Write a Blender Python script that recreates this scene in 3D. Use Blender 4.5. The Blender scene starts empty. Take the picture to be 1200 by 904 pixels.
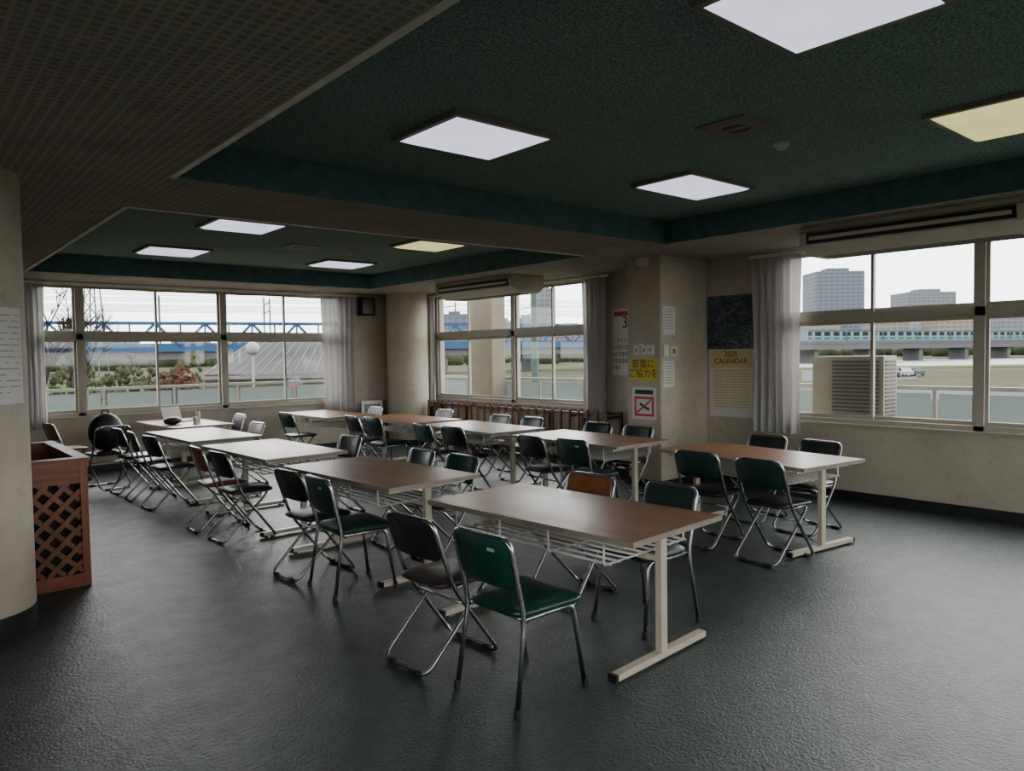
import bpy, math, random
import numpy as np
from mathutils import Vector, Matrix
random.seed(7)
scn=bpy.context.scene
COL=bpy.context.collection

# ------------------------------------------------------------------ camera
FPX=868.77
bb=math.radians(50.9)-0.0232
pi_,ro_=-0.0422,0.0149
F=Vector((math.cos(bb),math.sin(bb),0));R=Vector((math.sin(bb),-math.cos(bb),0));U=Vector((0,0,1))
F2=math.cos(pi_)*F+math.sin(pi_)*U; U2=math.cos(pi_)*U-math.sin(pi_)*F
R3=math.cos(ro_)*R-math.sin(ro_)*U2; U3=math.cos(ro_)*U2+math.sin(ro_)*R
cd=bpy.data.cameras.new('camera');cam=bpy.data.objects.new('camera',cd);COL.objects.link(cam)
cd.sensor_width=36;cd.sensor_fit='HORIZONTAL';cd.lens=36*FPX/1200;cd.clip_end=4000;cd.clip_start=.05
m=Matrix.Identity(4)
for i in range(3):
    m[i][0]=R3[i];m[i][1]=U3[i];m[i][2]=-F2[i]
m[2][3]=1.713
cam.matrix_world=m
scn.camera=cam

# ------------------------------------------------------------------ materials
def srgb(r,g,b):
    f=lambda c:(c/255/12.92) if c/255<=.04045 else ((c/255+.055)/1.055)**2.4
    return (f(r),f(g),f(b),1)
class NT:
    def __init__(s,name):
        s.m=bpy.data.materials.new(name);s.m.use_nodes=True;s.t=s.m.node_tree;s.t.nodes.clear()
        s.out=s.n('ShaderNodeOutputMaterial')
    def n(s,ty,**k):
        x=s.t.nodes.new(ty)
        for a,b in k.items(): setattr(x,a,b)
        return x
    def l(s,a,b): s.t.links.new(a,b)
    def setin(s,node,key,v):
        if hasattr(v,'links') : s.l(v,node.inputs[key])
        else: node.inputs[key].default_value=v
    def math(s,op,a,b=None,c=None):
        x=s.n('ShaderNodeMath',operation=op)
        for i,v in enumerate((a,b,c)):
            if v is not None: s.setin(x,i,v)
        return x.outputs[0]
    def coord(s): return s.n('ShaderNodeTexCoord').outputs['Object']
    def noise(s,scale,detail=4,rough=.6,vec=None):
        x=s.n('ShaderNodeTexNoise');x.inputs['Scale'].default_value=scale;x.inputs['Detail'].default_value=detail;x.inputs['Roughness'].default_value=rough
        s.l(vec if vec is not None else s.coord(),x.inputs['Vector']);return x.outputs['Fac']
    def mix(s,f,a,b,blend='MIX'):
        x=s.n('ShaderNodeMix',data_type='RGBA',blend_type=blend)
        s.setin(x,0,f);s.setin(x,6,a);s.setin(x,7,b);return x.outputs[2]
    def rng(s,v,a,b,c,d):
        x=s.n('ShaderNodeMapRange');s.setin(x,0,v)
        for i,q in enumerate((a,b,c,d)): x.inputs[i+1].default_value=q
        return x.outputs[0]
    def bsdf(s,color,rough=.6,metal=0,bump=None,bstr=.3,bdist=.01,spec=None,alpha=None):
        p=s.n('ShaderNodeBsdfPrincipled');s.setin(p,'Base Color',color);s.setin(p,'Roughness',rough);s.setin(p,'Metallic',metal)
        if spec is not None: s.setin(p,'Specular IOR Level',spec)
        if bump is not None:
            b=s.n('ShaderNodeBump');b.inputs['Strength'].default_value=bstr;b.inputs['Distance'].default_value=bdist
            s.l(bump,b.inputs['Height']);s.l(b.outputs[0],p.inputs['Normal'])
        s.l(p.outputs[0],s.out.inputs[0]);return p
def M(name,c,rough=.6,metal=0,var=.15,scale=6,spec=None,bump=0,bscale=60):
    s=NT(name);n=s.noise(scale)
    c2=tuple(x*(1-var) for x in c[:3])+(1,);c3=tuple(min(1,x*(1+var)) for x in c[:3])+(1,)
    col=s.mix(s.rng(n,.3,.7,0,1),c2,c3)
    s.bsdf(col,rough,metal,bump=s.noise(bscale) if bump else None,bstr=bump,spec=spec)
    return s.m
def OUT(r,g,b,k=.42):
    c=srgb(r,g,b);k*=.8;return (c[0]*k,c[1]*k,c[2]*k,1)

def mat_floor():
    s=NT('floor_vinyl');c=s.coord()
    big=s.noise(.7,6,.65,c);mid=s.noise(6,6,.75,c);fine=s.noise(70,4,.7,c)
    a=s.mix(s.rng(big,.35,.65,0,1),srgb(44,59,57),srgb(54,70,66))
    a=s.mix(s.rng(mid,.45,.72,0,.4),a,srgb(74,84,79))
    a=s.mix(s.rng(fine,.46,.64,0,.8),a,srgb(20,27,27))
    wear=s.noise(1.3,7,.8,c);a=s.mix(s.rng(wear,.54,.68,0,.3),a,srgb(84,92,86))
    sp=s.noise(14,5,.75,c);a=s.mix(s.rng(sp,.63,.71,0,.75),a,srgb(16,20,20))
    sx=s.n('ShaderNodeSeparateXYZ');s.l(c,sx.inputs[0])
    def seam(o,per):
        f=s.math('FRACT',s.math('DIVIDE',o,per));return s.math('LESS_THAN',s.math('ABSOLUTE',s.math('SUBTRACT',f,.5)),.0022/per*1.6)
    se=s.math('MAXIMUM',seam(sx.outputs[0],1.82),seam(s.math('ADD',sx.outputs[1],.4),3.6))
    a=s.mix(s.math('MULTIPLY',se,.65),a,srgb(16,20,20))
    ro=s.rng(s.noise(5,6,.75,c),.3,.7,.28,.44)
    h=s.math('ADD',s.math('MULTIPLY',fine,.6),s.math('MULTIPLY',s.noise(35,3,.6,c),.7))
    s.bsdf(a,ro,bump=h,bstr=.8,bdist=.009,spec=.4);return s.m
def mat_wall():
    s=NT('wall_plaster');c=s.coord()
    n=s.noise(1.2,6,.7,c);n2=s.noise(9,5,.7,c)
    a=s.mix(s.rng(n,.35,.7,0,1),srgb(184,175,158),srgb(162,152,135))
    a=s.mix(s.rng(n2,.55,.75,0,.5),a,srgb(138,128,111))
    s.bsdf(a,.75,bump=s.noise(60,3,.6,c),bstr=.2,bdist=.004);return s.m
def mat_ceil():
    s=NT('ceiling_teal_stipple');c=s.coord()
    n=s.noise(70,4,.7,c);n2=s.noise(1.5,4,.6,c)
    a=s.mix(s.rng(n,.42,.6,0,1),srgb(90,118,113),srgb(164,190,182))
    a=s.mix(s.rng(n2,.4,.7,0,.3),a,srgb(100,126,120))
    s.bsdf(a,.85,bump=n,bstr=.8,bdist=.015);return s.m
def mat_soffit():
    s=NT('acoustic_tile');c=s.coord()
    sx=s.n('ShaderNodeSeparateXYZ');s.l(c,sx.inputs[0])
    def tri(o,per):
        f=s.math('FRACT',s.math('DIVIDE',o,per));return s.math('SUBTRACT',1,s.math('MULTIPLY',s.math('ABSOLUTE',s.math('SUBTRACT',f,.5)),2))
    g=s.math('MINIMUM',tri(sx.outputs[0],.055),tri(sx.outputs[1],.055))
    cell=s.rng(g,.15,.5,0,1)
    n=s.noise(30,4,.7,c)
    a=s.mix(cell,srgb(176,169,157),srgb(126,121,114))
    a=s.mix(s.rng(n,.4,.7,0,.8),a,srgb(178,170,158))
    a=s.mix(s.rng(s.noise(2.2,5,.7,c),.45,.7,0,.45),a,srgb(118,112,106))
    a=s.mix(s.rng(s.noise(7,6,.8,c),.55,.7,0,.5),a,srgb(184,176,163))
    s.bsdf(a,.8,bump=s.math('ADD',s.math('SUBTRACT',1,cell),n),bstr=.5,bdist=.012);return s.m
def mat_wood(name,c1,c2,rough=.4,sc=3,axis='Y',spec=None,blot=.25):
    s=NT(name);c=s.coord()
    mp=s.n('ShaderNodeMapping');s.l(c,mp.inputs[0])
    mp.inputs['Scale'].default_value={'Y':(9,.6,9),'X':(.6,9,9),'Z':(9,9,.6)}[axis]
    n=s.noise(sc,6,.65,mp.outputs[0]);n2=s.noise(2,3,.6,c)
    a=s.mix(s.rng(n,.35,.65,0,1),c1,c2);a=s.mix(s.rng(n2,.4,.7,0,blot),a,tuple(x*.6 for x in c1[:3])+(1,))
    s.bsdf(a,s.rng(n2,.3,.7,rough*.9,rough*1.12),bump=n,bstr=.05,bdist=.002,spec=spec);return s.m
def emis(name,c,st):
    s=NT(name);e=s.n('ShaderNodeEmission')
    n=s.noise(3,3);col=s.mix(s.rng(n,.3,.7,0,1),c,tuple(x*.86 for x in c[:3])+(1,))
    s.l(col,e.inputs[0]);e.inputs[1].default_value=st
    s.l(e.outputs[0],s.out.inputs[0]);return s.m
def mat_glass():
    s=NT('window_glass');t=s.n('ShaderNodeBsdfTransparent');t.inputs[0].default_value=(.97,.98,.98,1)
    g=s.n('ShaderNodeBsdfGlossy');g.inputs['Roughness'].default_value=.03
    mx=s.n('ShaderNodeMixShader');mx.inputs[0].default_value=.03
    s.l(t.outputs[0],mx.inputs[1]);s.l(g.outputs[0],mx.inputs[2]);s.l(mx.outputs[0],s.out.inputs[0]);return s.m
def mat_trans(name,c,f,tf=0):
    s=NT(name);d=s.n('ShaderNodeBsdfDiffuse');d.inputs[0].default_value=c
    t=s.n('ShaderNodeBsdfTranslucent');t.inputs[0].default_value=c
    mx=s.n('ShaderNodeMixShader');mx.inputs[0].default_value=f
    s.l(d.outputs[0],mx.inputs[1]);s.l(t.outputs[0],mx.inputs[2])
    o=mx.outputs[0]
    if tf:
        tr=s.n('ShaderNodeBsdfTransparent');m2=s.n('ShaderNodeMixShader');m2.inputs[0].default_value=tf
        s.l(o,m2.inputs[1]);s.l(tr.outputs[0],m2.inputs[2]);o=m2.outputs[0]
    s.l(o,s.out.inputs[0]);return s.m
m_floor=mat_floor();m_wall=mat_wall();m_ceil=mat_ceil();m_soff=mat_soffit()
m_teal=M('teal_paint',srgb(66,104,104),.6,var=.25,scale=8,bump=.15)
m_trim=M('metal_trim',srgb(232,230,222),.5,.0)
m_frame=M('window_frame_paint',srgb(158,152,138),.45,var=.08)
m_glass=mat_glass()
m_curt=mat_trans('curtain_fabric',srgb(190,186,184),.2,.03)
m_top=mat_wood('table_veneer',srgb(142,101,72),srgb(118,82,58),.38,spec=.27,blot=.05)
m_edge=M('table_edge_band',srgb(140,130,116),.5)
m_leg=M('leg_enamel',srgb(196,187,166),.4,var=.08)
m_black=M('black_rubber',srgb(24,24,25),.5,var=.2)
m_chrome=M('chrome_tube',srgb(176,176,178),.27,1,var=.12,scale=30)
m_green=M('green_vinyl',srgb(14,56,47),.3,var=.3,bump=.08,spec=.6)
m_green2=M('dark_green_vinyl',srgb(24,50,45),.35,var=.25,bump=.06)
m_brown=M('dark_brown_vinyl',srgb(50,38,37),.35,var=.2,bump=.05)
m_blackv=M('black_vinyl',srgb(28,30,32),.35,var=.2,bump=.05)
m_orange=mat_wood('orange_plywood',srgb(140,84,50),srgb(112,62,36),.35,axis='Z')
m_label=M('label_white',srgb(205,205,198),.5,var=.03)
m_cab=mat_wood('cabinet_wood',srgb(144,82,46),srgb(104,57,32),.4,axis='X')
m_cabv=mat_wood('cabinet_wood_upright',srgb(142,84,48),srgb(102,58,33),.4,axis='Z')
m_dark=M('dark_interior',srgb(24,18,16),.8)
m_rack=mat_wood('rack_wood',srgb(112,70,48),srgb(76,46,32),.5,axis='Z')
m_acb=M('ac_body',srgb(196,189,170),.45,var=.06)
m_grey=M('grey_metal',srgb(120,122,120),.5,.2)
m_conc=M('balcony_concrete',OUT(165,155,134,.46),.85,var=.1)
m_slab=M('balcony_slab_bounce',srgb(196,196,190),.85,var=.1)  # mostly hidden slab, made pale to bounce sun up onto the ceiling
m_base=M('baseboard_vinyl',srgb(28,26,28),.5)
m_white=M('white_plastic',srgb(205,203,196),.5,var=.04)
m_panel=emis('fluorescent_diffuser',srgb(214,216,238),1.75)
m_panel2=emis('fluorescent_diffuser_warm',srgb(212,206,140),1.4)
m_bezel=M('light_bezel',srgb(130,122,112),.5)

# ------------------------------------------------------------------ mesh builder
class MB:
    def __init__(s): s.v=[];s.f=[];s.mi=[];s.sm=[];s.mats=[];s.T=Matrix.Identity(4)
    def mat(s,m):
        if m not in s.mats: s.mats.append(m)
        return s.mats.index(m)
    def add(s,vs,fs,m,smooth=False):
        o=len(s.v);s.v+= [tuple(s.T@Vector(v)) for v in vs];k=s.mat(m)
        for f in fs: s.f.append([i+o for i in f]);s.mi.append(k);s.sm.append(smooth)
    def box(s,a,b,m,skip=()):
        x0,y0,z0=[min(a[i],b[i]) for i in range(3)];x1,y1,z1=[max(a[i],b[i]) for i in range(3)]
        vs=[(x0,y0,z0),(x1,y0,z0),(x1,y1,z0),(x0,y1,z0),(x0,y0,z1),(x1,y0,z1),(x1,y1,z1),(x0,y1,z1)]
        s.add(vs,[(0,3,2,1),(4,5,6,7),(0,1,5,4),(1,2,6,5),(2,3,7,6),(3,0,4,7)],m)
    def beam(s,p,q,w,h,m,up=(0,0,1)):
        p=Vector(p);q=Vector(q);d=(q-p).normalized();u=Vector(up);r=d.cross(u)
        if r.length<1e-4: r=d.cross(Vector((1,0,0)))
        r.normalize();u=r.cross(d);r*=w/2;u=u*h/2
        vs=[p-r-u,p+r-u,p+r+u,p-r+u,q-r-u,q+r-u,q+r+u,q-r+u]
        s.add(vs,[(0,1,2,3),(7,6,5,4),(4,5,1,0),(5,6,2,1),(6,7,3,2),(7,4,0,3)],m)
    def tube(s,pts,r,m,n=8,closed=False,r2=None):
        P=[Vector(p) for p in pts];N=len(P);vs=[];fs=[]
        nor=None
        for i in range(N):
            if closed: t=(P[(i+1)%N]-P[i-1]).normalized()
            else: t=(P[min(i+1,N-1)]-P[max(i-1,0)]).normalized()
            if nor is None:
                nor=t.orthogonal().normalized();
            nor=(nor-t*nor.dot(t)).normalized();bi=t.cross(nor)
            rr=r if r2 is None else r+(r2-r)*i/(N-1)
            for k in range(n):
                a=2*math.pi*k/n;vs.append(P[i]+nor*math.cos(a)*rr+bi*math.sin(a)*rr)
        if closed:
            best=min(range(n),key=lambda o:(vs[(N-1)*n]-vs[o]).length)
        for i in range(N-1):
            for k in range(n): fs.append((i*n+k,i*n+(k+1)%n,(i+1)*n+(k+1)%n,(i+1)*n+k))
        if closed:
            i=N-1
            for k in range(n): fs.append((i*n+k,i*n+(k+1)%n,(k+1+best)%n,(k+best)%n))
        else:
            fs.append(tuple(range(n))[::-1]);fs.append(tuple((N-1)*n+k for k in range(n)))
        s.add(vs,fs,m,True)
    def cyl(s,c,r,z0,z1,m,n=24,r2=None,smooth=True):
        r2=r if r2 is None else r2
        vs=[(c[0]+r*math.cos(2*math.pi*k/n),c[1]+r*math.sin(2*math.pi*k/n),z0) for k in range(n)]
        vs+=[(c[0]+r2*math.cos(2*math.pi*k/n),c[1]+r2*math.sin(2*math.pi*k/n),z1) for k in range(n)]
        s.add(vs,[(k,(k+1)%n,n+(k+1)%n,n+k) for k in range(n)],m,smooth)
        s.add(vs,[tuple(range(n))[::-1],tuple(range(n,2*n))],m)
    def ball(s,c,r,m,n=12,sc=(1,1,1),jit=0):
        vs=[];fs=[]
        for i in range(n+1):
            th=math.pi*i/n
            for k in range(n*2):
                ph=math.pi*k/n;q=1+random.uniform(-jit,jit)
                vs.append((c[0]+r*sc[0]*q*math.sin(th)*math.cos(ph),c[1]+r*sc[1]*q*math.sin(th)*math.sin(ph),c[2]+r*sc[2]*q*math.cos(th)))
        for i in range(n):
            for k in range(2*n): fs.append((i*2*n+k,(i+1)*2*n+k,(i+1)*2*n+(k+1)%(2*n),i*2*n+(k+1)%(2*n)))
        s.add(vs,fs,m,True)
    def pad(s,w,h,t,r,m,fn,dome=.01):
        def outline(ins):
            o=[];ww=w/2-ins;hh=h/2-ins;rr=max(r-ins,.005)
            for cx,cy,a0 in ((ww-rr,hh-rr,0),(-ww+rr,hh-rr,90),(-ww+rr,-hh+rr,180),(ww-rr,-hh+rr,270)):
                for j in range(5):
                    a=math.radians(a0+j*22.5);o.append((cx+rr*math.cos(a),cy+rr*math.sin(a)))
            res=[]
            for i in range(len(o)):
                p=o[i];q=o[(i+1)%len(o)];res.append(p)
                if math.hypot(q[0]-p[0],q[1]-p[1])>.1:
                    for j in range(1,5): res.append((p[0]+(q[0]-p[0])*j/5,p[1]+(q[1]-p[1])*j/5))
            return res
        L=[(t*.35,-t/2),(0,-t*.2),(0,t*.2),(t*.3,t*.45),(min(w,h)*.2,t/2+dome*.7),(min(w,h)*.38,t/2+dome)]
        vs=[];fs=[];N=None
        for ins,z in L:
            base=outline(0)
            sx_=(w-2*ins)/w;sy_=(h-2*ins)/h
            o=[(a*sx_,c*sy_) for a,c in base];N=len(o)
            vs+=[fn(a,b,z) for a,b in o]
        for i in range(len(L)-1):
            for k in range(N): fs.append((i*N+k,i*N+(k+1)%N,(i+1)*N+(k+1)%N,(i+1)*N+k))
        c=len(vs);vs.append(fn(0,0,t/2+dome));b=(len(L)-1)*N
        for k in range(N): fs.append((b+k,b+(k+1)%N,c))
        c2=len(vs);vs.append(fn(0,0,-t/2))
        for k in range(N): fs.append(((k+1)%N,k,c2))
        s.add(vs,fs,m,True)
    def mesh(s,name):
        me=bpy.data.meshes.new(name);me.from_pydata(s.v,[],s.f);me.polygons.foreach_set('material_index',s.mi);me.polygons.foreach_set('use_smooth',s.sm)
        for x in s.mats: me.materials.append(x)
        me.update();return me
    def obj(s,name,loc=(0,0,0),rot=0,parent=None):
        return inst(name,s.mesh(name),loc,rot,parent)
def inst(name,me,loc=(0,0,0),rot=0,parent=None):
    o=bpy.data.objects.new(name,me);COL.objects.link(o);o.location=loc;o.rotation_euler=(0,0,math.radians(rot))
    if parent: o.parent=parent
    return o
def fillet(pts,r,closed=False,n=5):
    P=[Vector(p) for p in pts];out=[];N=len(P)
    for i in range(N):
        if not closed and i in (0,N-1): out.append(P[i]);continue
        a=P[i-1];b=P[i];c=P[(i+1)%N];u=(a-b);v=(c-b);d=min(r,u.length*.45,v.length*.45)
        p=b+u.normalized()*d;q=b+v.normalized()*d
        for j in range(n+1):
            t=j/n;out.append((1-t)**2*p+2*t*(1-t)*b+t*t*q)
    return out
def text(name,body,size,loc,facing,m,parent=None,align='CENTER',ext=.0008):
    cu=bpy.data.curves.new(name,'FONT');cu.body=body;cu.size=size;cu.align_x=align;cu.align_y='CENTER';cu.extrude=ext
    cu.materials.append(m)
    o=bpy.data.objects.new(name,cu);COL.objects.link(o)
    o.rotation_euler=(math.pi/2,0,-math.pi/2) if facing=='-x' else (math.pi/2,0,0)
    o.location=loc
    if parent: o.parent=parent
    return o

# ------------------------------------------------------------------ room shell
XR=8.36;YL=12.79;ZS=2.909;ZC=3.155;XL=-3.2;YB=-3.5
b=MB();b.box((XL-.2,YB-.2,-.15),(XR+.2,YL+.2,0),m_floor);b.obj('floor')
b=MB();b.box((XL-.2,YB-.2,ZC),(XR+.2,YL+.2,ZC+.2),m_ceil);b.obj('ceiling')
RX0,RX1=1.515,6.66
R1=(-2.2,5.16);R2=(6.40,11.62)
def soffit(name,x0,y0,x1,y1):
    b=MB();b.box((x0,y0,ZS),(x1,y1,ZC-.002),m_soff)
    return b.obj(name)
soffit('ceiling_soffit_west',XL,YB,RX0,YL)
soffit('ceiling_soffit_east',RX1,YB,XR,YL)
soffit('ceiling_beam_cross',RX0,R1[1],RX1,R2[0])
soffit('ceiling_beam_north',RX0,R2[1],RX1,YL)
soffit('ceiling_beam_south',RX0,YB,RX1,R1[0])
for i,(y0,y1) in enumerate((R1,R2)):
    b=MB();t=.012
    b.box((RX0,y0,ZS+.004),(RX0+t,y1,ZC-.001),m_teal);b.box((RX1-t,y0,ZS+.004),(RX1,y1,ZC-.001),m_teal)
    b.box((RX0+t,y0,ZS+.004),(RX1-t,y0+t,ZC-.001),m_teal);b.box((RX0+t,y1-t,ZS+.004),(RX1-t,y1,ZC-.001),m_teal)
    b.obj('trim_recess_%d'%(i+1))
    b=MB();w=.022
    b.box((RX0-w,y0-w,ZS-.008),(RX0+.014,y1+w,ZS+.004),m_trim);
    b.box((RX1-.014,y0-w,ZS-.006),(RX1+.004,y1+w,ZS+.003),m_teal)
    b.box((RX0,y0-w,ZS-.006),(RX1,y0+.012,ZS+.003),m_trim);b.box((RX0,y1-.014,ZS-.006),(RX1,y1+.006,ZS+.003),m_teal)
    b.obj('trim_edge_%d'%(i+1))
ZSI=.87;ZTO=2.89;T=.2
WR=[(-2.9,-.05),(.55,4.75),(7.95,12.1)]
b=MB()
b.box((XR,YB-.2,0),(XR+T,YL+T,ZSI),m_wall);b.box((XR,YB-.2,ZTO),(XR+T,YL+T,ZC),m_wall)
ys=[YB-.2]+[v for w in WR for v in w]+[YL+T]
for i in range(0,len(ys),2): b.box((XR,ys[i],ZSI),(XR+T,ys[i+1],ZTO),m_wall)
b.obj('wall_right')
WL=(1.72,6.72)
b=MB()
b.box((XL-.2,YL,0),(XR,YL+T,ZSI),m_wall);b.box((XL-.2,YL,ZTO),(XR,YL+T,ZC),m_wall)
b.box((XL-.2,YL,ZSI),(WL[0],YL+T,ZTO),m_wall);b.box((WL[1],YL,ZSI),(XR,YL+T,ZTO),m_wall)
b.obj('wall_back')
def holed(name,axis,plane,dirn,a0,a1,wins):
    b=MB()
    def bx(s0,s1,z0,z1):
        if axis=='y': b.box((plane,s0,z0),(plane+dirn*T,s1,z1),m_wall)
        else: b.box((s0,plane,z0),(s1,plane+dirn*T,z1),m_wall)
    bx(a0,a1,0,ZSI);bx(a0,a1,ZTO,ZC)
    s=[a0]+[v for w in wins for v in w]+[a1]
    for i in range(0,len(s),2): bx(s[i],s[i+1],ZSI,ZTO)
    b.obj(name)
holed('wall_left','y',XL,-1,YB-T,YL,[(-2.5,2.0)])
holed('wall_front','x',YB,-1,XL,XR,[(-2.2,2.4),(3.2,7.8)])
b=MB();b.box((XR-.015,YB,0),(XR,YL,.1),m_base);b.obj('baseboard_right')
b=MB();b.box((XL,YL-.015,0),(XR,YL,.1),m_base);b.obj('baseboard_back')
b=MB();b.box((XR-.05,.5,ZSI-.035),(XR+.02,4.8,ZSI),m_frame);b.box((XR-.05,7.9,ZSI-.035),(XR+.02,12.15,ZSI),m_frame);b.obj('trim_sill_right')
b=MB();b.box((WL[0]-.03,YL-.05,ZSI-.035),(WL[1]+.03,YL+.02,ZSI),m_frame);b.obj('trim_sill_back')

def window(name,a0,a1,divs,thick,axis,plane,sg=1):
    b=MB()
    def bx(s0,s1,z0,z1,d0=.02,d1=.1,m=m_frame):
        if axis=='y': b.box((plane+sg*d0,s0,z0),(plane+sg*d1,s1,z1),m)
        else: b.box((s0,plane+sg*d0,z0),(s1,plane+sg*d1,z1),m)
    bx(a0,a1,ZSI,ZSI+.05,0,.12);bx(a0,a1,ZTO-.05,ZTO,0,.12);bx(a0,a0+.05,ZSI,ZTO,0,.12);bx(a1-.05,a1,ZSI,ZTO,0,.12)
    bx(a0,a1,2.03,2.12,0,.12)
    for t in thick: bx(t-.045,t+.045,ZSI,ZTO,0,.13)
    edges=sorted([a0+.05,a1-.05]+[t for t in thick]+list(divs))
    for i in range(len(edges)-1):
        s0,s1=edges[i],edges[i+1]
        if s0 in thick: s0+=.045
        if s1 in thick: s1-=.045
        off=.035 if i%2 else .062
        for z0,z1 in ((ZSI+.05,2.03),(2.12,ZTO-.05)):
            w=.032
            e0=s0-(.016 if s0 in divs else 0);e1=s1+(.016 if s1 in divs else 0)
            for q0,q1,z2,z3 in ((e0,e0+w,z0,z1),(e1-w,e1,z0,z1),(e0+w,e1-w,z0,z0+.045),(e0+w,e1-w,z1-.035,z1)):
                bx(q0,q1,z2,z3,off,off+.025)
            bx(e0+w,e1-w,z0+.045,z1-.035,off+.01,off+.014,m_glass)
    return b.obj(name)
window('window_1',WL[0],WL[1],[3.42,5.57],[2.32,4.47],'x',YL)
window('window_2',7.95,12.1,[8.82,11.1],[9.78],'y',XR)
window('window_3',.55,4.75,[3.68,1.58],[2.61],'y',XR)
window('window_4',-2.9,-.05,[],[-1.45],'y',XR)
window('window_5',-2.5,2.0,[],[-.25],'y',XL,-1)
window('window_6',3.2,7.8,[],[5.5],'x',YB,-1)
window('window_7',-2.2,2.4,[],[.1],'x',YB,-1)

b=MB();c=(.365,5.82);b.cyl(c,.375,.13,ZS,m_wall,48);b.cyl(c,.382,0,.13,m_base,48);b.obj('column_round')
b=MB();b.cyl((7.86,12.36),.40,.1,ZS,m_wall,40);b.cyl((7.86,12.36),.405,0,.1,m_base,40);b.obj('column_corner')
b=MB()
CX,CY0,CY1=7.37,5.8,6.34
def rbox(b,x0,y0,x1,y1,z0,z1,r,m):
    o=[]
    for cx,cy,a0 in ((x1-r,y1-r,0),(x0+r,y1-r,90),(x0+r,y0+r,180),(x1-r,y0+r,270)):
        for j in range(5):
            a=math.radians(a0+j*22.5);o.append((cx+r*math.cos(a),cy+r*math.sin(a)))
    n=len(o);vs=[(p[0],p[1],z0) for p in o]+[(p[0],p[1],z1) for p in o]
    b.add(vs,[(k,(k+1)%n,n+(k+1)%n,n+k) for k in range(n)]+[tuple(range(n))[::-1],tuple(range(n,2*n))],m)
rbox(b,CX,CY0,XR,CY1,.1,ZS,.02,m_wall);rbox(b,CX-.006,CY0-.006,XR,CY1+.006,0,.1,.02,m_base)
b.obj('column_wall')

# ------------------------------------------------------------------ ceiling fittings
def panel(x0,y0,x1,y1,m):
    b=MB();z=ZC;w=.035
    for q in ((x0,y0,x1,y0+w),(x0,y1-w,x1,y1),(x0,y0+w,x0+w,y1-w),(x1-w,y0+w,x1,y1-w)): b.box((q[0],q[1],z-.03),(q[2],q[3],z),m_bezel)
    i=w
    vs=[(x0+i,y0+i,z-.028),(x1-i,y0+i,z-.028),(x1-i,y1-i,z-.028),(x0+i,y1-i,z-.028),(x0+i+.04,y0+i+.04,z-.045),(x1-i-.04,y0+i+.04,z-.045),(x1-i-.04,y1-i-.04,z-.045),(x0+i+.04,y1-i-.04,z-.045)]
    b.add(vs,[(7,6,5,4),(0,4,5,1),(1,5,6,2),(2,6,7,3),(3,7,4,0)],m)
    b.obj('ceiling_light_panel')
for q in ((2.63,3.56,3.46,4.27),(4.96,3.58,5.88,4.22),(2.60,1.16,3.42,1.88),(2.65,7.65,3.42,8.34),(2.60,10.0,3.40,10.75),(5.05,10.05,5.88,10.8)): panel(*q,m_panel)
panel(4.96,1.30,5.82,1.88,m_panel2);panel(5.10,7.68,5.85,8.40,m_panel2)
def vent(x0,y0,x1,y1):
    b=MB();b.box((x0,y0,ZC-.015),(x1,y1,ZC),m_grey)
    w=.04;b.box((x0+w,y0+w,ZC-.018),(x1-w,y1-w,ZC-.015),m_bezel)
    cx,cy=(x0+x1)/2,(y0+y1)/2
    for s in (-1,1):
        pts=[(cx+s*.012+s*.085*math.cos(a),cy+.085*math.sin(a),ZC-.0195) for a in [math.radians(-80+16*j) for j in range(11)]]
        n=len(pts);b.add(pts,[tuple(range(n)) if s>0 else tuple(range(n))[::-1]],m_black)
    b.obj('ceiling_vent')
vent(4.05,2.54,4.43,2.90);vent(4.02,8.95,4.4,9.3)
for c in ((4.84,2.75),(5.0,9.3)):
    b=MB();b.cyl(c,.055,ZC-.02,ZC,m_white,20);b.cyl(c,.03,ZC-.045,ZC-.02,m_white,20,r2=.04);b.obj('smoke_detector')

def ac(x0,y0,y1):
    b=MB();x1=x0+.68;zt=ZS
    prof=[(x0,zt-.05),(x0+.015,zt-.0),(x1,zt),(x1,zt-.17),(x1-.12,zt-.265),(x0+.2,zt-.265),(x0+.03,zt-.18)]
    n=len(prof);vs=[(p[0],y0,p[1]) for p in prof]+[(p[0],y1,p[1]) for p in prof]
    fs=[(k,(k+1)%n,n+(k+1)%n,n+k) for k in range(n)]+[tuple(range(n))[::-1],tuple(range(n,2*n))]
    b.add(vs,fs,m_acb)
    b.box((x0-.004,y0+.07,zt-.165),(x0+.03,y1-.07,zt-.06),m_black)
    b.box((x0-.014,y0+.1,zt-.132),(x0+.0,y1-.1,zt-.098),m_acb)
    b.box((x0-.008,y0,zt-.055),(x0+.01,y1,zt-.045),m_grey)
    for k in range(9):
        xx=x0+.24+k*.035;b.box((xx,y0+.1,zt-.27),(xx+.012,y1-.1,zt-.264),m_grey)
    for yy in (y0,y1): b.box((x0+.0,yy-.006,zt-.17),(x1-.02,yy+.006,zt-.01),m_acb)
    b.obj('ceiling_air_conditioner')
ac(6.95,1.85,3.75);ac(7.2,8.45,10.4)

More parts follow.
